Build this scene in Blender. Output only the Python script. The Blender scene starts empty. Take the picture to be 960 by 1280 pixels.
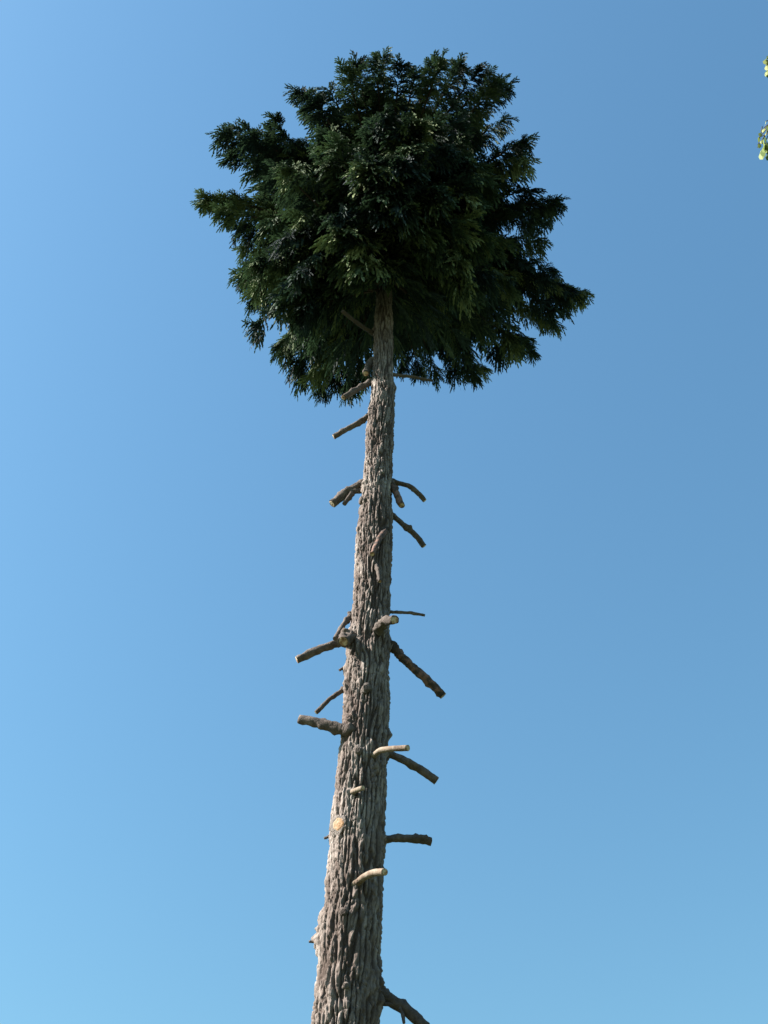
import bpy, math, random
import numpy as np
from mathutils import Vector, noise, Matrix

random.seed(7); rng = np.random.default_rng(11)
R = math.radians
S = bpy.context.scene
C = S.collection

# ------------------------------------------------------------------ camera
PITCH, FOVV, CAMZ = 48.0, 48.0, 1.6
F = 640.0/math.tan(R(FOVV/2))
cam = bpy.data.cameras.new('camera'); camo = bpy.data.objects.new('camera', cam); C.objects.link(camo)
camo.location = (0, 0, CAMZ); camo.rotation_euler = (R(90+PITCH), 0, 0)
cam.sensor_fit = 'VERTICAL'; cam.sensor_height = 24; cam.lens = 12/math.tan(R(FOVV/2))
cam.clip_end = 3000; cam.clip_start = 0.05
S.camera = camo
FW = Vector((0, math.cos(R(PITCH)), math.sin(R(PITCH)))); UP = Vector((0, -math.sin(R(PITCH)), math.cos(R(PITCH)))); RT = Vector((1, 0, 0))
CP = Vector((0, 0, CAMZ))
def ray(px, py): return FW*F + RT*(px-480) + UP*(640-py)
def at(px, py, Y):                                # point of the upright plane y = Y seen at a pixel of the photo
    d = ray(px, py); return CP + d*(Y/d.y)
def far(px, py, D): return CP + ray(px, py).normalized()*D
TY = 7.5                                          # how far away the tree stands

# ------------------------------------------------------------------ render + light
S.view_settings.view_transform = 'Standard'; S.view_settings.look = 'None'
S.view_settings.gamma = 1; S.view_settings.exposure = 1.93
SUN_EL, SUN_AZ = 40.0, -98.0                      # azimuth from +Y (view direction) clockwise
w = bpy.data.worlds.new('World'); S.world = w; w.use_nodes = True
nt = w.node_tree; nt.nodes.clear()
sky = nt.nodes.new('ShaderNodeTexSky'); sky.sky_type = 'NISHITA'; sky.sun_disc = False
sky.sun_elevation = R(SUN_EL); sky.sun_rotation = R(SUN_AZ)
sky.air_density = 2.0; sky.dust_density = 1.3; sky.ozone_density = 10.0; sky.altitude = 0
bg = nt.nodes.new('ShaderNodeBackground'); bg.inputs['Strength'].default_value = 0.052
wo = nt.nodes.new('ShaderNodeOutputWorld')
tn = nt.nodes.new('ShaderNodeVectorMath'); tn.operation = 'MULTIPLY'; tn.inputs[1].default_value = (.93, 1.075, .96)   # the phone's white balance
nt.links.new(sky.outputs[0], tn.inputs[0]); nt.links.new(tn.outputs[0], bg.inputs[0]); nt.links.new(bg.outputs[0], wo.inputs[0])
sl = bpy.data.lights.new('sun', 'SUN'); sl.energy = 5.0; sl.angle = R(0.53); sl.color = (1, 0.93, 0.84)
so = bpy.data.objects.new('sun', sl); C.objects.link(so)
sd = Vector((math.sin(R(SUN_AZ))*math.cos(R(SUN_EL)), math.cos(R(SUN_AZ))*math.cos(R(SUN_EL)), math.sin(R(SUN_EL))))
so.rotation_euler = (-sd).to_track_quat('-Z', 'Y').to_euler(); so.location = (-20, 0, 30)

# ------------------------------------------------------------------ materials
def mat(name):
    m = bpy.data.materials.new(name); m.use_nodes = True
    return m, m.node_tree, m.node_tree.nodes['Principled BSDF']
def ramp(nt, stops):
    r = nt.nodes.new('ShaderNodeValToRGB'); e = r.color_ramp.elements
    e[0].position, e[0].color = stops[0][0], (*stops[0][1], 1)
    e[1].position, e[1].color = stops[-1][0], (*stops[-1][1], 1)
    for p, c in stops[1:-1]:
        n = e.new(p); n.color = (*c, 1)
    return r
def texco(nt, scale):
    t = nt.nodes.new('ShaderNodeTexCoord'); m = nt.nodes.new('ShaderNodeMapping'); m.inputs['Scale'].default_value = scale
    nt.links.new(t.outputs['Object'], m.inputs[0]); return m
def noisen(nt, co, scale, detail=6, rough=.6):
    n = nt.nodes.new('ShaderNodeTexNoise'); n.inputs['Scale'].default_value = scale
    n.inputs['Detail'].default_value = detail; n.inputs['Roughness'].default_value = rough
    nt.links.new(co.outputs[0], n.inputs['Vector']); return n
def bark_material(name, cols, bump=.012, stretch=.22, sc=24, plates=False):
    m, nt, b = mat(name); L = nt.links.new
    co = texco(nt, (1, 1, stretch)); co2 = texco(nt, (1, 1, 1))
    n1 = noisen(nt, co, sc*.6, 8, .65); n2 = noisen(nt, co2, 2.2, 4, .5)
    mx = nt.nodes.new('ShaderNodeMath'); mx.operation = 'MULTIPLY_ADD'; mx.inputs[1].default_value = .45
    L(n2.outputs[0], mx.inputs[0])
    sc_ = nt.nodes.new('ShaderNodeMath'); sc_.operation = 'MULTIPLY'; sc_.inputs[1].default_value = .55; L(n1.outputs[0], sc_.inputs[0])
    L(sc_.outputs[0], mx.inputs[2])
    r = ramp(nt, cols); L(mx.outputs[0], r.inputs[0]); L(r.outputs[0], b.inputs['Base Color'])
    if plates:                                    # grey plates, mixed to dark brown along the furrows and cracks
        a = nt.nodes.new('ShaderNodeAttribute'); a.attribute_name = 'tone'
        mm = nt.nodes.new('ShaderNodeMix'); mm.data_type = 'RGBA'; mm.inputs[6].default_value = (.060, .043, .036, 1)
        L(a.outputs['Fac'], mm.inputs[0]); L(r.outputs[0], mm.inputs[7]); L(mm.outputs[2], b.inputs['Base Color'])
    v = nt.nodes.new('ShaderNodeTexVoronoi'); v.feature = 'DISTANCE_TO_EDGE'; v.inputs['Scale'].default_value = sc*1.3
    wv = nt.nodes.new('ShaderNodeVectorMath'); wv.operation = 'MULTIPLY_ADD'; wv.inputs[1].default_value = (.06, .06, .06)
    n3 = noisen(nt, co2, 9, 3, .5); L(n3.outputs['Color'], wv.inputs[0]); L(co.outputs[0], wv.inputs[2]); L(wv.outputs[0], v.inputs['Vector'])
    ad = nt.nodes.new('ShaderNodeMath'); ad.operation = 'ADD'; L(v.outputs[0], ad.inputs[0])
    n4 = noisen(nt, co, sc*2.4, 5, .7); L(n4.outputs[0], ad.inputs[1])
    bp = nt.nodes.new('ShaderNodeBump'); bp.inputs['Strength'].default_value = .9; bp.inputs['Distance'].default_value = bump
    L(ad.outputs[0], bp.inputs['Height']); L(bp.outputs[0], b.inputs['Normal'])
    b.inputs['Roughness'].default_value = .9; b.inputs['Specular IOR Level'].default_value = .2
    return m
BARK = [(.33, (.055, .040, .034)), (.43, (.125, .098, .086)), (.53, (.215, .180, .162)), (.65, (.35, .31, .282))]
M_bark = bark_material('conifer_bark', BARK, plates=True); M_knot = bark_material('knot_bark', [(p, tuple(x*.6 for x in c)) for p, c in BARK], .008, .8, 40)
M_stub = bark_material('branch_bark', [(.30, (.035, .027, .024)), (.48, (.08, .063, .055)), (.62, (.14, .115, .10)), (.75, (.22, .185, .16))], .006, .8, 40)
M_flaky = bark_material('flaking_branch_bark', [(.38, (.03, .024, .02)), (.49, (.06, .046, .04)), (.54, (.16, .09, .07)), (.7, (.22, .14, .11))], .006, .9, 26)
M_limb = bark_material('crown_limb_bark', [(.35, (.02, .015, .012)), (.5, (.045, .034, .028)), (.7, (.08, .062, .052))], .004, .8, 40)
M_pale = bark_material('stripped_branch_bark', [(.36, (.06, .04, .03)), (.45, (.16, .115, .085)), (.56, (.23, .185, .145)), (.72, (.32, .27, .22))], .003, .8, 40)
def cut_material():
    m, nt, b = mat('sawn_wood'); L = nt.links.new
    co = texco(nt, (1, 1, 1)); n = noisen(nt, co, 30, 5, .6)
    r = ramp(nt, [(.36, (.12, .06, .03)), (.47, (.30, .18, .10)), (.55, (.44, .35, .25)), (.7, (.52, .45, .36))]); L(n.outputs[0], r.inputs[0]); L(r.outputs[0], b.inputs['Base Color'])
    b.inputs['Roughness'].default_value = .8
    return m
M_cut = cut_material()
M_scar = bark_material('weathered_branch_scar', [(.38, (.07, .04, .025)), (.46, (.19, .10, .05)), (.54, (.30, .19, .11)), (.64, (.36, .28, .20))], .006, 1, 22)
def leaf_material(name, cols, trans, tint, rough=.75):
    m, nt, b = mat(name); L = nt.links.new
    a = nt.nodes.new('ShaderNodeAttribute'); a.attribute_name = 'tone'
    r = ramp(nt, cols); L(a.outputs['Fac'], r.inputs[0]); L(r.outputs[0], b.inputs['Base Color'])
    b.inputs['Roughness'].default_value = rough; b.inputs['Specular IOR Level'].default_value = .15
    t = nt.nodes.new('ShaderNodeBsdfTranslucent'); t.inputs[0].default_value = (*tint, 1)
    mx = nt.nodes.new('ShaderNodeMixShader'); mx.inputs[0].default_value = trans
    L(b.outputs[0], mx.inputs[1]); L(t.outputs[0], mx.inputs[2]); L(mx.outputs[0], nt.nodes['Material Output'].inputs[0])
    return m
M_leaf = leaf_material('conifer_foliage', [(0, (.011, .021, .027)), (.42, (.025, .044, .041)), (.68, (.066, .100, .054)), (1, (.19, .23, .11))], .14, (.045, .085, .04))
M_green = leaf_material('broadleaf_foliage', [(0, (.06, .10, .02)), (.6, (.14, .19, .045)), (1, (.32, .34, .15))], .3, (.18, .24, .05), .4)

# ------------------------------------------------------------------ mesh helpers
def link(name, me, m, parent=None, smooth=False):
    me.materials.append(m)
    if smooth: me.polygons.foreach_set('use_smooth', [True]*len(me.polygons))
    o = bpy.data.objects.new(name, me); C.objects.link(o)
    if parent: o.parent = parent
    return o
def from_np(name, V, faces, tone=None):           # V (n,3), faces (m,k) all of k corners
    me = bpy.data.meshes.new(name); n, m, k = len(V), len(faces), faces.shape[1]
    me.vertices.add(n); me.vertices.foreach_set('co', np.ascontiguousarray(V, np.float32).ravel())
    me.loops.add(m*k); me.loops.foreach_set('vertex_index', np.ascontiguousarray(faces, np.int32).ravel())
    me.polygons.add(m); me.polygons.foreach_set('loop_start', np.arange(0, m*k, k, dtype=np.int32))
    me.polygons.foreach_set('loop_total', np.full(m, k, np.int32))
    if tone is not None:
        at_ = me.attributes.new('tone', 'FLOAT', 'POINT'); at_.data.foreach_set('value', tone.astype(np.float32))
    me.update(calc_edges=True); me.validate()
    return me
def ring_faces(nr, ns):
    a = np.arange(nr-1)[:, None]*ns + np.arange(ns)[None, :]
    b = np.arange(nr-1)[:, None]*ns + (np.arange(ns)+1)[None, :] % ns
    return np.stack([a, b, b+ns, a+ns], -1).reshape(-1, 4)
def spline(pts, n):                               # Catmull-Rom through (pos, radius)
    P = [np.array([*p, r]) for p, r in pts]
    P = [2*P[0]-P[1]] + P + [2*P[-1]-P[-2]]
    out = []; segs = len(P)-3
    for i in range(n):
        u = i/(n-1)*segs; s = min(int(u), segs-1); u -= s
        a, b, c, d = P[s:s+4]
        out.append(.5*((2*b)+(c-a)*u+(2*a-5*b+4*c-d)*u*u+(3*b-a-3*c+d)*u**3))
    return np.array(out)
def frames(Pn):
    T = np.gradient(Pn, axis=0); T /= np.linalg.norm(T, axis=1)[:, None]
    ref = Vector((.3, .2, 1)) if abs(T[0][2]) < .9 else Vector((1, .1, 0))
    out = []; u = Vector(T[0]).cross(ref).normalized()
    for t in T:
        t = Vector(t); u = (u - t*u.dot(t)).normalized(); out.append((t, u, t.cross(u)))
    return out
def tube(pts, n, ns, rough=.12, freq=14, seed=0.0, cap=True):
    """bark covered stick: rings along a spline, lumpy surface, flat sawn end"""
    A = spline(pts, n); Pn, rr = A[:, :3], A[:, 3]; fr = frames(Pn); V = []
    q_ = random.Random(int(seed*97)+n); nubs = [(q_.uniform(.3, .9)*n, q_.uniform(0, 6.28), q_.uniform(.25, .6)) for _ in range(5)] if rough > .15 else []
    for i in range(n):
        t, u, v = fr[i]
        for k in range(ns):
            a = 2*math.pi*k/ns; d = u*math.cos(a)+v*math.sin(a); p = Vector(Pn[i])+d*rr[i]
            q = p*freq + Vector((seed, seed*2, 0))
            h = noise.noise(q)*1.0+noise.noise(q*2.7)*.6+noise.noise(q*.4)*.7
            nb = sum(hh*math.exp(-((i-ni)/1.3)**2-((math.cos(a-na)-1)/.18)**2) for ni, na, hh in nubs)
            V.append(p + d*(rr[i]*(rough*h+nb)))
    V = np.array(V); Fc = ring_faces(n, ns).tolist()
    if cap:
        Fc.append([(n-1)*ns+k for k in range(ns)])
    me = bpy.data.meshes.new('stick'); me.from_pydata([tuple(x) for x in V], [], [tuple(f) for f in Fc]); me.update()
    return me, Pn[-1], fr[-1], rr[-1]
def disc(center, frame, r, off=.002, ns=18, rings=4, seed=0.0, dish=.06):
    t, u, v = frame; V = [tuple(Vector(center)+t*(off+.001))]; Fc = []
    for j in range(1, rings+1):
        for k in range(ns):
            a = 2*math.pi*k/ns; rr_ = r*j/rings
            rr_ *= 1+.25*noise.noise(Vector((math.cos(a)*1.3+seed, math.sin(a)*1.3, seed)))
            V.append(tuple(Vector(center)+(u*math.cos(a)+v*math.sin(a))*rr_ + t*(off + (j == rings)*-.003 + dish*r*(j % 2)*.3)))
    for k in range(ns): Fc.append((0, 1+k, 1+(k+1) % ns))
    for j in range(rings-1):
        for k in range(ns):
            a = 1+j*ns+k; b = 1+j*ns+(k+1) % ns; Fc.append((a, a+ns, b+ns, b))
    me = bpy.data.meshes.new('cut'); me.from_pydata(V, [], Fc); me.update(); return me
def thing(name, label, cat, loc, group=None):
    o = bpy.data.objects.new(name, None); C.objects.link(o); o.location = loc; o.empty_display_size = .3
    o['label'] = label; o['category'] = cat
    if group: o['group'] = group
    return o
def under(o, root):                               # the meshes are written in world coordinates
    o.parent = root; o.matrix_parent_inverse = Matrix.Translation(-root.location)
    return o

# ------------------------------------------------------------------ ground
def ground():
    n = 90; g = np.linspace(-1, 1, n); g = np.sign(g)*np.abs(g)**3*900
    X, Y = np.meshgrid(g, g); Z = np.array([noise.noise(Vector((x*.05, y*.05, 0)))*.25*min(1, (abs(x)+abs(y))*.03) for x, y in zip(X.ravel(), Y.ravel())])
    V = np.stack([X.ravel(), Y.ravel(), Z], 1)
    i = np.arange(n-1)[:, None]*n+np.arange(n-1)[None, :]
    me = from_np('ground', V, np.stack([i, i+1, i+n+1, i+n], -1).reshape(-1, 4))
    m, nt, b = mat('grass_ground'); co = texco(nt, (1, 1, 1)); nn = noisen(nt, co, 1.7, 8, .7)
    r = ramp(nt, [(.35, (.03, .05, .018)), (.5, (.055, .08, .028)), (.68, (.10, .095, .05))]); nt.links.new(nn.outputs[0], r.inputs[0]); nt.links.new(r.outputs[0], b.inputs['Base Color'])
    bp = nt.nodes.new('ShaderNodeBump'); bp.inputs['Distance'].default_value = .05; n2 = noisen(nt, co, 30, 6, .7)
    nt.links.new(n2.outputs[0], bp.inputs['Height']); nt.links.new(bp.outputs[0], b.inputs['Normal']); b.inputs['Roughness'].default_value = .95
    o = link('ground', me, m, smooth=True); o['kind'] = 'structure'
ground()

# ------------------------------------------------------------------ trunk
prof = [(1280,390,470.5),(1240,393,472.5),(1200,397,474),(1165,399,475),(1130,405,476.5),(1080,409,479),(1030,412,480.5),(950,421,482),
        (900,428,486),(850,430,487),(800,434,487.5),(750,441,488.5),(700,444.5,488.5),(650,449,490),(600,453,491.5),
        (540,458,492),(500,463.5,493),(470,465,492),(440,467,491.5),(400,468,491),(360,470,491),(280,474,490),(200,478,489),(130,481,487.5)]
tz, tx, tr = [], [], []
for py, l, r in prof:
    a, b = at(l, py, TY), at(r, py, TY)
    tz.append(a.z); tx.append((a.x+b.x)/2); tr.append((b.x-a.x)/2*.985)
ztop = tz[-1]
slope = (tx[0]-tx[5])/(tz[0]-tz[5]); rs = (tr[0]-tr[5])/(tz[0]-tz[5])
for z in (2.5, 1.2, .5, .2, 0.0, -.3):
    tz.insert(0, z); tx.insert(0, tx[0]+(z-tz[1])*slope*.8); tr.insert(0, tr[0]+(z-tz[1])*rs*.6 + {2.5:0, 1.2:.01, .5:.04, .2:.06, 0:.07, -.3:.1}[z])
# smooth the measured profile a little so that it does not kink
zz = np.array(tz); xx = np.array(tx); rr0 = np.array(tr)
def tc(z): return float(np.interp(z, zz, xx))
def trd(z): return float(np.interp(z, zz, rr0))
root = thing('tall_conifer', 'tall conifer with bare trunk, cut branch stubs and one dark round crown at the top', 'tree', (tc(0), TY, 0))

# swellings of the bark: pixel, horizontal / vertical spread (m), height (m)
bumps = []
def bump(px, py, h, sx, sz, side=0):
    z = at(px, py, TY).z; c, r = tc(z), trd(z)
    x = at(px, py, TY).x - c; s = max(-.999, min(.999, x/r)); a = math.asin(s)      # angle from the face turned to the camera
    bumps.append((c+r*math.sin(a), TY-r*math.cos(a), z, h*.8, sx*.82, sz*(.9+.03*(z-5))))
for b in [(398,1160,.038,.09,.13),(398,1180,.034,.07,.09),(402,1145,.015,.05,.05),(430,1160,.02,.05,.05),(405,1105,.012,.08,.08),(440,1110,.018,.08,.05),(496,488,.03,.05,.09),
          (494,555,.018,.04,.04),(487,920,.035,.05,.05),(486,875,.02,.05,.07),(455,610,.03,.07,.06),(458,635,.022,.06,.07),(449,665,.015,.05,.05),
          (435,800,.04,.09,.08),(480,785,.035,.08,.10),(430,835,.02,.06,.05),(432,862,.02,.06,.05),(437,912,.03,.09,.08),(425,1045,.02,.08,.05),
          (480,1049,.02,.07,.07),(473,1240,.05,.12,.17),(488,808,.035,.08,.10),(486,945,.03,.07,.07),(447,957,.018,.05,.04),(465,945,.015,.04,.04),
          (466,415,.03,.05,.06),(463,455,.03,.05,.06),(464,478,.02,.05,.05),(463,521,.03,.04,.10),(466,545,.025,.03,.14),(491,605,.025,.05,.06),(490,645,.025,.05,.06),
          (482,662,.018,.05,.05),(458,879,.012,.05,.04),(470,705,.012,.05,.05),(447,640,.012,.05,.05),(445,700,.01,.05,.08),(411,1045,.015,.05,.05),(438,990,.015,.05,.06),(433,1010,.018,.03,.09)]:
    bump(*b)

def build_trunk():
    ns = 236
    z = np.concatenate([np.arange(-.25, 4.5, .035), np.arange(4.5, 14.6, .0085), np.arange(14.6, ztop, .03)])
    nr = len(z); th = np.arange(ns)*2*math.pi/ns
    # gentle smoothing of centre and radius
    cx = np.interp(z, zz, xx); cr = np.interp(z, zz, rr0)
    PL = np.ones((nr, ns)); V = np.zeros((nr, ns, 3)); nz = noise.noise; vor = noise.voronoi
    B = np.array(bumps)
    for i in range(nr):
        zi = float(z[i]); r = float(cr[i]); c = float(cx[i])
        nearB = B[np.abs(B[:, 2]-zi) < 4*B[:, 5]]
        fine = 4.5 <= zi <= 14.6
        fl = max(0, 1-zi/.9)**2
        for k in range(ns):
            a = th[k]; ca, sa = math.cos(a), math.sin(a)
            x, y = r*ca, r*sa
            wx = nz(Vector((x*6, y*6, zi*1.6)))*.03; wy = nz(Vector((x*6+9, y*6, zi*1.6)))*.03
            wob = nz(Vector((x*2.5+4, y*2.5, zi*.9)))
            h = wob*.016 + fl*.16*max(0, math.cos(a*5+1.1+wob))
            if fine:
                g = 19.0 + 6*(zi-5)/9
                d, _ = vor(Vector(((x+wx)*g, (y+wy)*g, zi*3.0 + wx*20)))
                e = d[1]-d[0]; e = min(1, e/.30); pl = e*e*(3-2*e)
                n2 = nz(Vector((x*34+wx*50, y*34, zi*7+5)))
                n3 = nz(Vector((x*60, y*60, zi*26)))
                fr_ = 1-abs(nz(Vector((x*22+wx*60, y*22+wy*60, zi*3.4+17))))*2.2
                amp = .55+.45*min(1, r/.22)
                d2_, _ = vor(Vector(((x+wx*.6)*g*2.3+7, (y+wy*.6)*g*2.3, zi*9.5 + wx*20)))
                e2 = min(1, (d2_[1]-d2_[0])/.3)
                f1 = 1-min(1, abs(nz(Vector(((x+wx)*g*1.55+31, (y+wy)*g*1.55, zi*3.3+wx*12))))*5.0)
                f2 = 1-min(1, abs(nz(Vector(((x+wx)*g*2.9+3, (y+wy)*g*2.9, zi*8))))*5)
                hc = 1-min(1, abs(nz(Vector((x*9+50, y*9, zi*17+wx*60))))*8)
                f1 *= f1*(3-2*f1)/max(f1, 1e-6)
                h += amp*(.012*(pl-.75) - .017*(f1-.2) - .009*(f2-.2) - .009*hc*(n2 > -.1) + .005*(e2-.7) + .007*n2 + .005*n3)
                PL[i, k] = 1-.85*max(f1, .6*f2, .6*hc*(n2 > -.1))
            X, Y = c+x, TY+y
            for bb in nearB:
                q = ((X-bb[0])**2+(Y-bb[1])**2)/bb[4]**2 + (zi-bb[2])**2/bb[5]**2
                if q < 7:
                    h += bb[3]*math.exp(-q)*(1+.8*nz(Vector((X*22, Y*22, zi*22))))
            V[i, k] = (X+ca*h, Y+sa*h, zi)
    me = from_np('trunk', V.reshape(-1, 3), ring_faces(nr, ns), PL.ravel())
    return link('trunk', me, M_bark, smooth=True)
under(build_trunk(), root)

# ------------------------------------------------------------------ cut branch stubs
def mpp(p):                                       # metres per photo pixel at a point
    return (Vector(p)-CP).dot(FW)/F
def stub(pix, rp, dy, mt=M_stub, cutc=True, flare=1.45, rtip=None, front=False, rough=.22, label=None, seed=None, parent=None, name='branch_stub'):
    """pix: photo positions base -> tip, rp: radius in photo pixels, dy: how far the tip leans away from (+) or to (-) the camera"""
    seed = seed if seed is not None else pix[0][0]*.37+pix[0][1]*.11
    dy *= .85; z0 = at(*pix[0], TY).z; r0 = trd(z0)
    off = at(*pix[0], TY).x - tc(z0)
    yb = TY - (math.sqrt(max(0, r0*r0-min(off*off, r0*r0))) - .03 if front or abs(off) < r0*.8 else 0)
    n = len(pix); pts = []
    for i, (px, py) in enumerate(pix):
        f_ = i/(n-1); Y = yb + dy*f_
        p = at(px, py, Y); rad = rp*mpp(p)*((1-f_)+f_*(rtip/rp if rtip else .9))
        pts.append((p, rad))
    p0 = pts[0][0]; ax = Vector((tc(p0.z), TY, p0.z+.02))
    inn = p0 + (ax-p0)*(.55 if abs(off) < r0*.8 else .35)
    pts = [(inn, pts[0][1]*flare), (p0.lerp(pts[1][0], .04), pts[0][1]*(1+(flare-1)*.55)), (p0.lerp(pts[1][0], .30), pts[0][1])] + pts[1:]
    L = sum((pts[i+1][0]-pts[i][0]).length for i in range(len(pts)-1))
    me, e, fr, re = tube(pts, max(14, int(L/.012)), 20, rough, 26, seed)
    o = link(name, me, mt, smooth=False)
    for p in me.polygons[:-1]: p.use_smooth = True
    under(o, root)
    if label: o['label'] = label
    if cutc:
        c = link('cut_face', disc(e, fr, re*.93, seed=seed), M_cut)
        c.parent = o; c.matrix_parent_inverse = o.matrix_parent_inverse.inverted() @ o.matrix_parent_inverse @ Matrix.Identity(4)
        c.matrix_parent_inverse = Matrix.Identity(4)
    return o
pale = 'pale branch stub stripped of its bark'
stub([(463,478),(446,487),(429,497)], 3.8, -.10)
stub([(464,452),(459,460),(457,467)], 4.2, -.10)
stub([(467,417),(448,405),(428,389)], 2.6, -.45, cutc=False, mt=M_limb)  # darker limb bark here stands in for the crown's shade on this stub
stub([(444,391),(449,387),(455,382)], 2.2, -.10, mt=M_pale, label=pale, flare=1) if False else None
stub([(462,520),(440,533),(417,546)], 3.6, .12)
stub([(491,468),(515,471),(541,476)], 2.0, .15, cutc=False)
stub([(453,605),(436,614),(415,630)], 5.2, .05, rtip=5)
stub([(441,614),(436,622),(430,630)], 3.2, .03, cutc=False, flare=1.1)
stub([(491,602),(512,608),(522,616),(531,626)], 3.0, .15, rtip=3.0)
stub([(490,608),(496,618),(502,632)], 4.4, -.06, mt=M_flaky, rtip=4.0)
stub([(489,643),(508,659),(519,669),(530,683)], 3.5, .20, rtip=3.6)
stub([(483,662),(475,672),(465,693)], 4.0, -.35, front=True, rtip=3.0, mt=M_flaky)
stub([(469,702),(472,712),(475,727)], 2.6, -.12, front=True, rtip=2.2)
stub([(488,765),(510,766),(531,769)], 1.9, .1, cutc=False)
stub([(472,789),(480,777),(493,775)], 6.4, -.32, front=True, rtip=5.5, rough=.42)
stub([(441,767),(430,780),(419,799)], 3.8, -.12, cutc=False)
stub([(436,800),(410,808),(371,825)], 5.6, .05, rtip=4.6, rough=.3)
stub([(440,797),(434,799),(429,802)], 8.0, -.22, front=True, rtip=6.5, rough=.4)
stub([(488,807),(508,827),(532,848),(554,870)], 5.6, .20, rtip=5.2, rough=.3, mt=M_flaky)
stub([(431,861),(412,874),(395,891)], 2.9, .05)
stub([(438,914),(405,906),(374,899)], 7.4, .05, rtip=5.4)
stub([(466,945),(476,938),(490,936),(510,935)], 3.6, -.30, front=True, rtip=3.8, mt=M_pale, label=pale, rough=.06)
stub([(484,941),(506,951),(524,961),(546,976)], 4.8, .18, rtip=5.2)
stub([(438,992),(445,988),(454,985)], 3.4, -.16, front=True, mt=M_pale, label=pale, rough=.1)
stub([(479,1049),(503,1048),(522,1049),(539,1052)], 4.9, .08, rtip=5.0)
stub([(444,1106),(456,1096),(468,1091),(481,1090)], 4.6, -.35, front=True, rtip=4.4, mt=M_pale, label=pale, rough=.06)
st = stub([(469,1234),(488,1250),(508,1263),(533,1285)], 7.6, .05, rtip=7, rough=.18, flare=1.7)
stub([(499,1256),(503,1268),(505,1279)], 2.0, -.03, cutc=False, flare=1.2)
stub([(399,1176),(392,1177),(386,1177)], 1.8, 0, cutc=False)
stub([(434,832),(429,835),(424,838)], 1.8, 0, cutc=False)
stub([(411,1046),(408,1047),(405,1048)], 1.6, 0, cutc=False)
# sawn knots flush with the bark
def knot(px, py, r, mcut=M_cut, name='knot', raise_=.03):
    z = at(px, py, TY).z; off = at(px, py, TY).x-tc(z); r0 = trd(z); s = max(-.98, min(.98, off/r0)); a = math.asin(s)
    nrm = Vector((math.sin(a), -math.cos(a), -.12)).normalized()
    p = Vector((tc(z)+r0*math.sin(a), TY-r0*math.cos(a), z)); rm = r*mpp(p)
    me, e, fr, re = tube([(p-nrm*.05, rm*1.5), (p, rm*1.3), (p+nrm*raise_, rm)], 14, 22, .22, 30, px)
    o = under(link(name, me, M_knot, smooth=True), root)
    if mcut:
        c = link('cut_face', disc(e, fr, re*.95, ns=22, seed=px, dish=.1), mcut); c.parent = o
knot(425, 1046, 9.0, M_scar, raise_=.014)
knot(458, 879, 4.5, M_stub, raise_=.02); knot(431, 1160, 4.2, M_stub, raise_=.03); knot(448, 957, 4, M_stub, raise_=.02)
knot(452, 632, 3.6, M_stub, raise_=.02); knot(434, 1250, 3, M_stub, raise_=.01)

# ------------------------------------------------------------------ crown
core = [(300,165),(335,160),(368,176),(385,125),(430,85),(475,73),(520,92),(560,85),(600,100),(622,150),(640,200),(655,255),(660,305),(690,350),
        (672,400),(640,440),(598,466),(540,470),(500,462),(440,478),(400,482),(360,455),(352,425),(380,398),(335,385),(300,352),(303,310),(296,280),(290,240),(282,200)]
CX, CY = 487, 285
def rad_at(ang):
    dx, dy = math.cos(ang), math.sin(ang); best = 0
    for i in range(len(core)):
        (x1, y1), (x2, y2) = core[i], core[(i+1) % len(core)]
        x1 -= CX; x2 -= CX; y1 -= CY; y2 -= CY; ex, ey = x2-x1, y2-y1; den = dx*ey-dy*ex
        if abs(den) < 1e-9: continue
        t = (x1*ey-y1*ex)/den; u = (x1*dy-y1*dx)/den
        if t > 0 and -1e-6 <= u <= 1+1e-6: best = max(best, t)
    return best
D0 = (at(CX, CY, TY)-CP).length
def trunk_pt(z): return Vector((tc(z), TY, z))

# frond template: lozenge leaflets along side shoots of a flat drooping spray
def frond(seed, pairs=4):
    r_ = np.random.default_rng(seed); Q = []
    def loz(p, ang, l, wd, zt):
        d = np.array([math.cos(ang), math.sin(ang), 0]); n = np.array([-d[1], d[0], zt])
        Q.append([p, p+d*l*.62+n*wd, p+d*l, p+d*l*.66-n*wd])
    def finger(p, ang, ln, z0):
        m = max(2, int(ln/.085)); cur = r_.normal(0, .25)
        for j in range(m):
            f_ = j/m; a2 = ang+cur*f_; q = p+np.array([math.cos(a2), math.sin(a2), 0])*ln*f_ + np.array([0, 0, z0*f_+r_.normal(0, .012)])
            loz(q, a2+r_.normal(0, .1), .17*r_.uniform(.85, 1.15), .050*(1.1-.3*f_), r_.uniform(-.5, .5))
            for s2 in (-1, 1):
                if r_.random() < .75: loz(q, a2+s2*r_.uniform(.4, .8), .080*r_.uniform(.7, 1.2), .042, r_.uniform(-.8, .8))
    for i in range(pairs):
        s = .10+.80*i/pairs
        for sgn in (-1, 1):
            s3 = s+r_.uniform(-.05, .05)
            finger(np.array([s3, 0, 0]), sgn*(.68-.28*s+r_.normal(0, .10)), (.50*(1-s)**.7+.14)*r_.uniform(.75, 1.15), r_.normal(0, .12))
    finger(np.array([0., 0, 0]), 0, .85, 0)
    return np.array(Q)                            # (q,4,3)
FR = [frond(s) for s in range(6)]
buckets = {i: [] for i in range(6)}               # position, direction, side axis, scale, droop, tone
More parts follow.
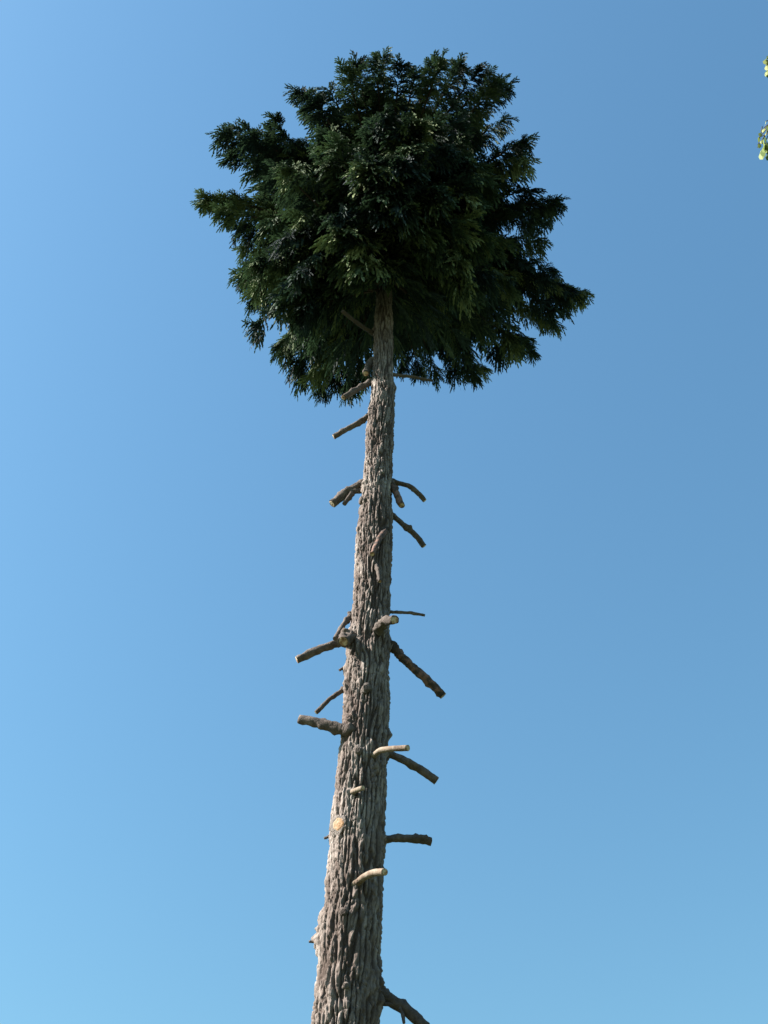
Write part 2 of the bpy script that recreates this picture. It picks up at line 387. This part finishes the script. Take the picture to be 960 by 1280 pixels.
GAPS = [(366,158,17),(316,142,15),(258,212,26),(268,302,24),(350,407,16),(338,408,14),(655,128,24),(676,218,16),(700,312,24),(716,432,30),(650,470,24),(520,72,10),(590,68,12),(400,90,22),(410,72,14),(372,88,22),(652,152,14),(300,215,8),(560,492,14),(472,505,9), (447,395,10), (462,386,8), (435,402,8)]
def in_gap(p):
    v = Vector(p)-CP; k = v.dot(FW)/F; qx, qy = 480+v.dot(RT)/k, 640-v.dot(UP)/k
    return any((qx-gx)**2+(qy-gy)**2 < gr*gr*.58 for gx, gy, gr in GAPS)
def add_frond(p, d, s, droop, tone):
    p = Vector(p)                                  # bays between the limbs of the crown stay open
    for q in (p, p+Vector(d).normalized()*s*.8):
        if in_gap(q): return
    d = Vector(d).normalized(); side = d.cross(Vector((random.gauss(0, .5), random.gauss(0, .5), 1)))
    if side.length < .05: side = Vector((1, 0, 0))
    side.normalize(); buckets[random.randrange(6)].append((*p, *d, *side, s, droop, tone))
wood = []                                         # limbs of the crown
def bough(tip, size=1.0, dens=1.0, tbias=0.0, slim=1.0, hang=.32):
    tip = Vector(tip); hd = Vector((tip.x-tc(tip.z), tip.y-TY, 0)).length
    az = min(max(tip.z - .30*hd + random.uniform(-.25, .15), 14.0+random.uniform(0, 2.6)), ztop-.1)
    a = trunk_pt(az); out = (tip-a); Lb = out.length; mid = a.lerp(tip, .55)+Vector((0, 0, .10*Lb + .08))
    def P(t): return a*(1-t)**2 + mid*2*t*(1-t) + tip*t*t
    if not in_gap(P(.85)): wood.append([(P(t), (.009+.018*(1-t)*min(1, Lb/2.5))) for t in (0, .3, .6, .85)])
    tone0 = min(1, max(0, random.gauss(.44+tbias, .27)))
    hdir = Vector((out.x, out.y, 0)).normalized() if hd > .05 else Vector((random.uniform(-1,1), random.uniform(-1,1), 0)).normalized()
    n = max(4, int(Lb*7.0*dens))
    for i in range(n):
        t = 1-(i/n)**1.35*.84; p = P(t); tan = (P(min(1, t+.02))-P(t-.02)).normalized()
        sd_ = tan.cross(Vector((0, 0, 1))).normalized()
        l2 = (.06+.66*(1-t))*size*slim*random.uniform(.7, 1.15)
        for s in (-1, 1):
            dr = (tan*.8+sd_*s*random.uniform(.5, 1.1)+Vector((0, 0, random.uniform(-.25, .25)))).normalized()
            m = 1+int(l2/.17)
            for j in range(m):
                q = p+dr*(l2*j/m)-Vector((0, 0, .25*(l2*j/m)**2))
                d2 = (dr*.9+sd_*s*random.uniform(-.2, .5)+Vector((random.gauss(0, .25), random.gauss(0, .25), random.gauss(-hang, .25)))).normalized()
                add_frond(q, d2, size*random.uniform(.19, .36), random.uniform(.35, 1.1), min(1, max(0, tone0+random.gauss(0, .12))))
            if l2 > .3 and not in_gap(p+dr*l2*.9): wood.append([(p, .008), (p+dr*l2*.9, .004)])
    for k in range(3): add_frond(tip-out.normalized()*.08*k, (out.normalized()+Vector((random.gauss(0, .2), random.gauss(0, .2), random.gauss(-.1, .2)))), size*random.uniform(.26, .36), random.uniform(.4, 1), tone0)

# the mass of the crown: bough tips over a rounded body
NB = 240
for i in range(NB):
    ang = random.uniform(0, 2*math.pi); rho = math.sqrt(random.random()); rm = rad_at(ang)-37
    px, py = CX+rm*rho*math.cos(ang), CY+rm*rho*math.sin(ang)
    dep = 2.35*math.sqrt(max(0, 1-rho*rho))*random.choice((-1, 1))*random.uniform(.85, 1.0)
    if py > 340 and abs(px-480) < 90 and dep < .35: dep = abs(dep)*.8+.35
    bough(far(px, py, D0+dep), 1.0 if rho < .8 else .9)
for i in range(60):                               # shorter boughs that fill the inside
    ang = random.uniform(0, 2*math.pi); rho = .75*math.sqrt(random.random()); rm = rad_at(ang)
    px, py = CX+rm*rho*math.cos(ang), CY+rm*rho*math.sin(ang); dep = random.uniform(-1.4, 1.4)
    if py > 330 and abs(px-480) < 100: dep = abs(dep)+.3
    bough(far(px, py, D0+dep), .9)
# boughs that make the uneven outline: pixel of the tip, depth, size
for (px, py, dep, sz) in [(262,250,.2,.8),(280,262,-.2,.8),(290,250,.3,.9),(258,247,.2,.6),(283,168,0,.8),(296,160,.3,.8),(315,172,-.3,.9),(290,195,.2,.8),(345,152,0,.7),(338,170,.3,.8),(352,165,-.2,.7),(347,147,0,.5),
        (372,112,0,.7),(382,122,.3,.8),(395,130,-.2,.9),(410,110,.4,.8),(432,88,0,.8),(445,80,.3,.8),(470,78,-.2,.8),(478,72,.2,.7),(500,82,0,.8),(520,92,.3,.8),(541,80,0,.7),(552,76,-.3,.7),(572,84,.3,.8),
        (548,72,0,.5),(575,80,0,.5),(598,88,0,.7),(610,92,.2,.6),(614,108,-.2,.8),(634,108,0,.6),(622,106,.2,.7),(630,150,.2,.7),(655,176,0,.7),(645,185,.3,.8),(655,202,-.2,.7),(640,215,.2,.9),(660,240,.2,.8),
        (690,252,0,.7),(695,252,.1,.6),(680,262,.3,.8),(668,275,-.2,.8),(672,300,.2,.7),(690,338,.2,.7),(680,345,-.3,.8),(705,365,0,.9),(725,368,.1,.6),(730,366,0,.6),(712,372,.3,.7),(690,385,-.2,.9),(690,400,.1,.7),(684,405,.2,.6),
        (664,438,0,.6),(655,425,.3,.8),(640,428,-.2,.9),(625,440,.2,.8),(600,462,.3,.7),(592,468,0,.6),(570,462,.4,.8),(545,468,.3,.6),(525,465,.5,.6),(505,460,.5,.6),
        (401,488,.2,.6),(395,470,-.2,.8),(420,475,.2,.8),(434,488,.3,.6),(440,478,.2,.7),(452,470,.5,.7),(375,465,0,.8),(355,435,.1,.8),(350,432,-.2,.6),(365,425,.3,.8),(385,430,-.4,.9),(400,440,-.3,.9),
        (368,455,.1,.7),(330,378,0,.7),(318,368,.2,.8),(304,348,0,.7),(308,340,-.3,.8),(320,330,.2,.9),(345,395,.1,.7),(358,398,-.1,.7),(306,310,.2,.7),(312,290,-.2,.8),(298,285,0,.6)]:
    bough(far(px, py, D0+dep), sz*.92, 2.1, 0, .62, .45 if px > 500 and py > 120 else .28)
for i in range(22):                               # boughs close to the stem at the foot of the crown
    bough((random.uniform(-1.6, -.75), TY+random.uniform(-.8, .1), random.uniform(13.3, 14.9)), .9)

for i in range(90):                               # short shoots on the upper stem
    z = random.uniform(14.1, ztop); a = random.uniform(0, 2*math.pi); d = Vector((math.cos(a), math.sin(a), random.uniform(-.3, .4)))
    add_frond(trunk_pt(z)+d*random.uniform(.1, .5), d, random.uniform(.3, .45), random.uniform(.5, 1.2), random.uniform(.2, .6))
for i in range(230):                              # dense short shoots where the first limbs leave the stem
    a = random.uniform(0, 2*math.pi); z = random.uniform(13.75, 15.6); q = random.uniform(.12, .95)
    if math.sin(a) < -.2 and z < 14.5: continue    # the side towards the path was cleared higher up
    d = Vector((math.cos(a), math.sin(a), random.uniform(-.9, .1)))
    add_frond(trunk_pt(z)+Vector((d.x, d.y, 0))*q, d, random.uniform(.22, .38), random.uniform(.5, 1.2), random.uniform(.1, .6))
def build_crown():
    Vs, Ts = [], []
    for k, lst in buckets.items():
        A = np.array(lst); N = len(A); T = FR[k]; q = len(T)
        P, d, sd_, s, dr, tone = A[:, 0:3], A[:, 3:6], A[:, 6:9], A[:, 9], A[:, 10], A[:, 11]
        nn = np.cross(d, sd_); t = T.reshape(-1, 3)
        # curl: the sides and the tip of each spray sag
        W = (P[:, None, :] + s[:, None, None]*(t[None, :, 0:1]*d[:, None, :] + t[None, :, 1:2]*.72*sd_[:, None, :] + t[None, :, 2:3]*nn[:, None, :]))
        W[:, :, 2] -= (s*dr)[:, None]*(.75*t[None, :, 0]**2 + 1.6*t[None, :, 1]**2)
        Vs.append(W.reshape(-1, 3)); tt = tone[:, None] + .16*(t[None, :, 0]-.4) + np.repeat(rng.normal(0, .07, (N, q)), 4, axis=1)
        Ts.append(np.clip(tt, 0, 1).ravel())
    V = np.concatenate(Vs); T = np.concatenate(Ts)
    print('fronds', sum(len(v) for v in buckets.values()), 'quads', len(V)//4)
    return from_np('crown', V, np.arange(len(V)).reshape(-1, 4), T)
crown = under(link('crown', build_crown(), M_leaf), root)
# limbs inside the crown, one mesh of thin tubes per crown
def build_wood(lst, ns=6):
    Vs, Fs, off = [], [], 0
    for pts in lst:
        Pn = np.array([p for p, r in pts]); fr = frames(Pn)
        V = [tuple(Vector(Pn[i])+(fr[i][1]*math.cos(6.2832*k/ns)+fr[i][2]*math.sin(6.2832*k/ns))*pts[i][1]) for i in range(len(pts)) for k in range(ns)]
        Vs.append(np.array(V)); Fs.append(ring_faces(len(pts), ns)+off); off += len(V)
    return from_np('limbs', np.concatenate(Vs), np.concatenate(Fs))
lo = link('limbs', build_wood(wood), M_limb, smooth=True); lo.parent = crown

# ------------------------------------------------------------------ neighbouring broadleaf tree, its leaf tips reach into the right edge
def neighbour():
    bx, by = 5.0, 3.4
    t = thing('broadleaf_tree', 'bright yellow green leafy twigs of a nearer broadleaf tree poking in at the right edge', 'tree', (bx, by, 0))
    def u_(o): return under(o, t)
    me, *_ = tube([(Vector((bx, by, -.2)), .2), (Vector((bx+.05, by, 2)), .15), (Vector((bx-.05, by+.1, 4.5)), .11), (Vector((bx+.1, by, 7)), .07), (Vector((bx, by, 9.6)), .025)], 160, 20, .1, 9, 3)
    u_(link('trunk', me, M_stub, smooth=True))
    Q, T = [], []; wd = []
    def leaf(p, d, l, tone):
        d = d.normalized(); s = d.cross(Vector((random.gauss(0, .5), random.gauss(0, .5), 1)))
        s = s.normalized() if s.length > .05 else Vector((1, 0, 0)); n = d.cross(s); wv = l*.30
        a, b = p+d*l*.35, p+d*l*.75; up = n*l*.06; e = p+d*l-Vector((0, 0, l*.15))
        Q.append([p, a+s*wv+up, b+s*wv*.8+up, e]); Q.append([p, a-s*wv+up, b-s*wv*.8+up, e]); T.extend([tone]*8)
    def twig(p, d, L, n, hang=.5, ls=.06):
        pts = []
        for i in range(5):
            f_ = i/4; pts.append((p+d*L*f_-Vector((0, 0, hang*L*f_*f_)), .004*(1-.6*f_)))
        wd.append(pts)
        for i in range(n):
            f_ = random.uniform(.15, 1); q = p+d*L*f_-Vector((0, 0, hang*L*f_*f_))
            leaf(q, Vector((random.gauss(0, .7), random.gauss(0, .7), -.6+random.gauss(0, .4)))+d*.5, ls*random.uniform(.7, 1.2), min(1, max(0, random.gauss(.6, .25))))
    for i in range(60):
        z = random.uniform(6.0, 9.5); a = random.uniform(0, 2*math.pi); L = random.uniform(.9, 1.5)
        p0 = Vector((bx, by, z)); tip = p0+Vector((math.cos(a), math.sin(a), .35))*L
        v = tip-CP; 
        if v.dot(RT)/v.dot(FW)*F+480 < 985+70: continue
        wd.append([(p0, .022), (p0.lerp(tip, .5)+Vector((0, 0, .08)), .015), (tip, .006)])
        for j in range(9):
            q = p0.lerp(tip, random.uniform(.35, 1)); twig(q, Vector((random.gauss(0, .6), random.gauss(0, .6), .3)).normalized(), random.uniform(.25, .45), 12)
    # the two sprays that show in the photo
    for (px, py, k) in [(968, 76, 0), (972, 145, 1)]:
        tip = far(px, py, 7.6); p0 = Vector((bx, by, tip.z-.5)); wd.append([(p0, .025), (p0.lerp(tip, .5)+Vector((0, 0, .1)), .014), (tip, .005)])
        if k == 0:
            for e in [(957,76),(958,82),(958,90),(963,96),(961,72),(966,88),(962,80),(960,94)]:
                q = far(*e, 7.55); wd.append([(tip, .003), (q, .002)]); leaf(q+Vector((0.01, 0, .03)), Vector((-.15, .1, -1)), .07, .9); leaf(q, Vector((-.3, -.4, -.7)), .055, .7)
        else:
            for e in [(957,152),(951,166),(955,160),(962,170),(956,178),(960,186),(964,160),(958,164),(949,172),(953,174),(960,158),(962,178),(950,180)]:
                q = far(*e, 7.55); wd.append([(tip, .003), (q, .0025)]); leaf(q, Vector((-.35, .2, -.9)), .042, .95)
            for e in [(954,184),(958,184),(951,188),(960,180),(956,180),(962,186),(953,176),(957,172),(961,190)]:
                q = far(*e, 7.5); leaf(q, Vector((-.12, .1, -1)), .09, random.uniform(.1, .7))
            for e0, e1 in [((965,165),(948,172)), ((966,178),(947,180)), ((953,158),(947,185))]:
                wd.append([(far(*e0, 7.55), .003), (far(*e1, 7.55), .002)])
    me = from_np('crown', np.array([[tuple(v) for v in q] for q in Q]).reshape(-1, 3), np.arange(len(Q)*4).reshape(-1, 4), np.array(T))
    c = u_(link('crown', me, M_green))
    o = link('twigs', build_wood(wd), M_stub, smooth=True); o.parent = c
neighbour()
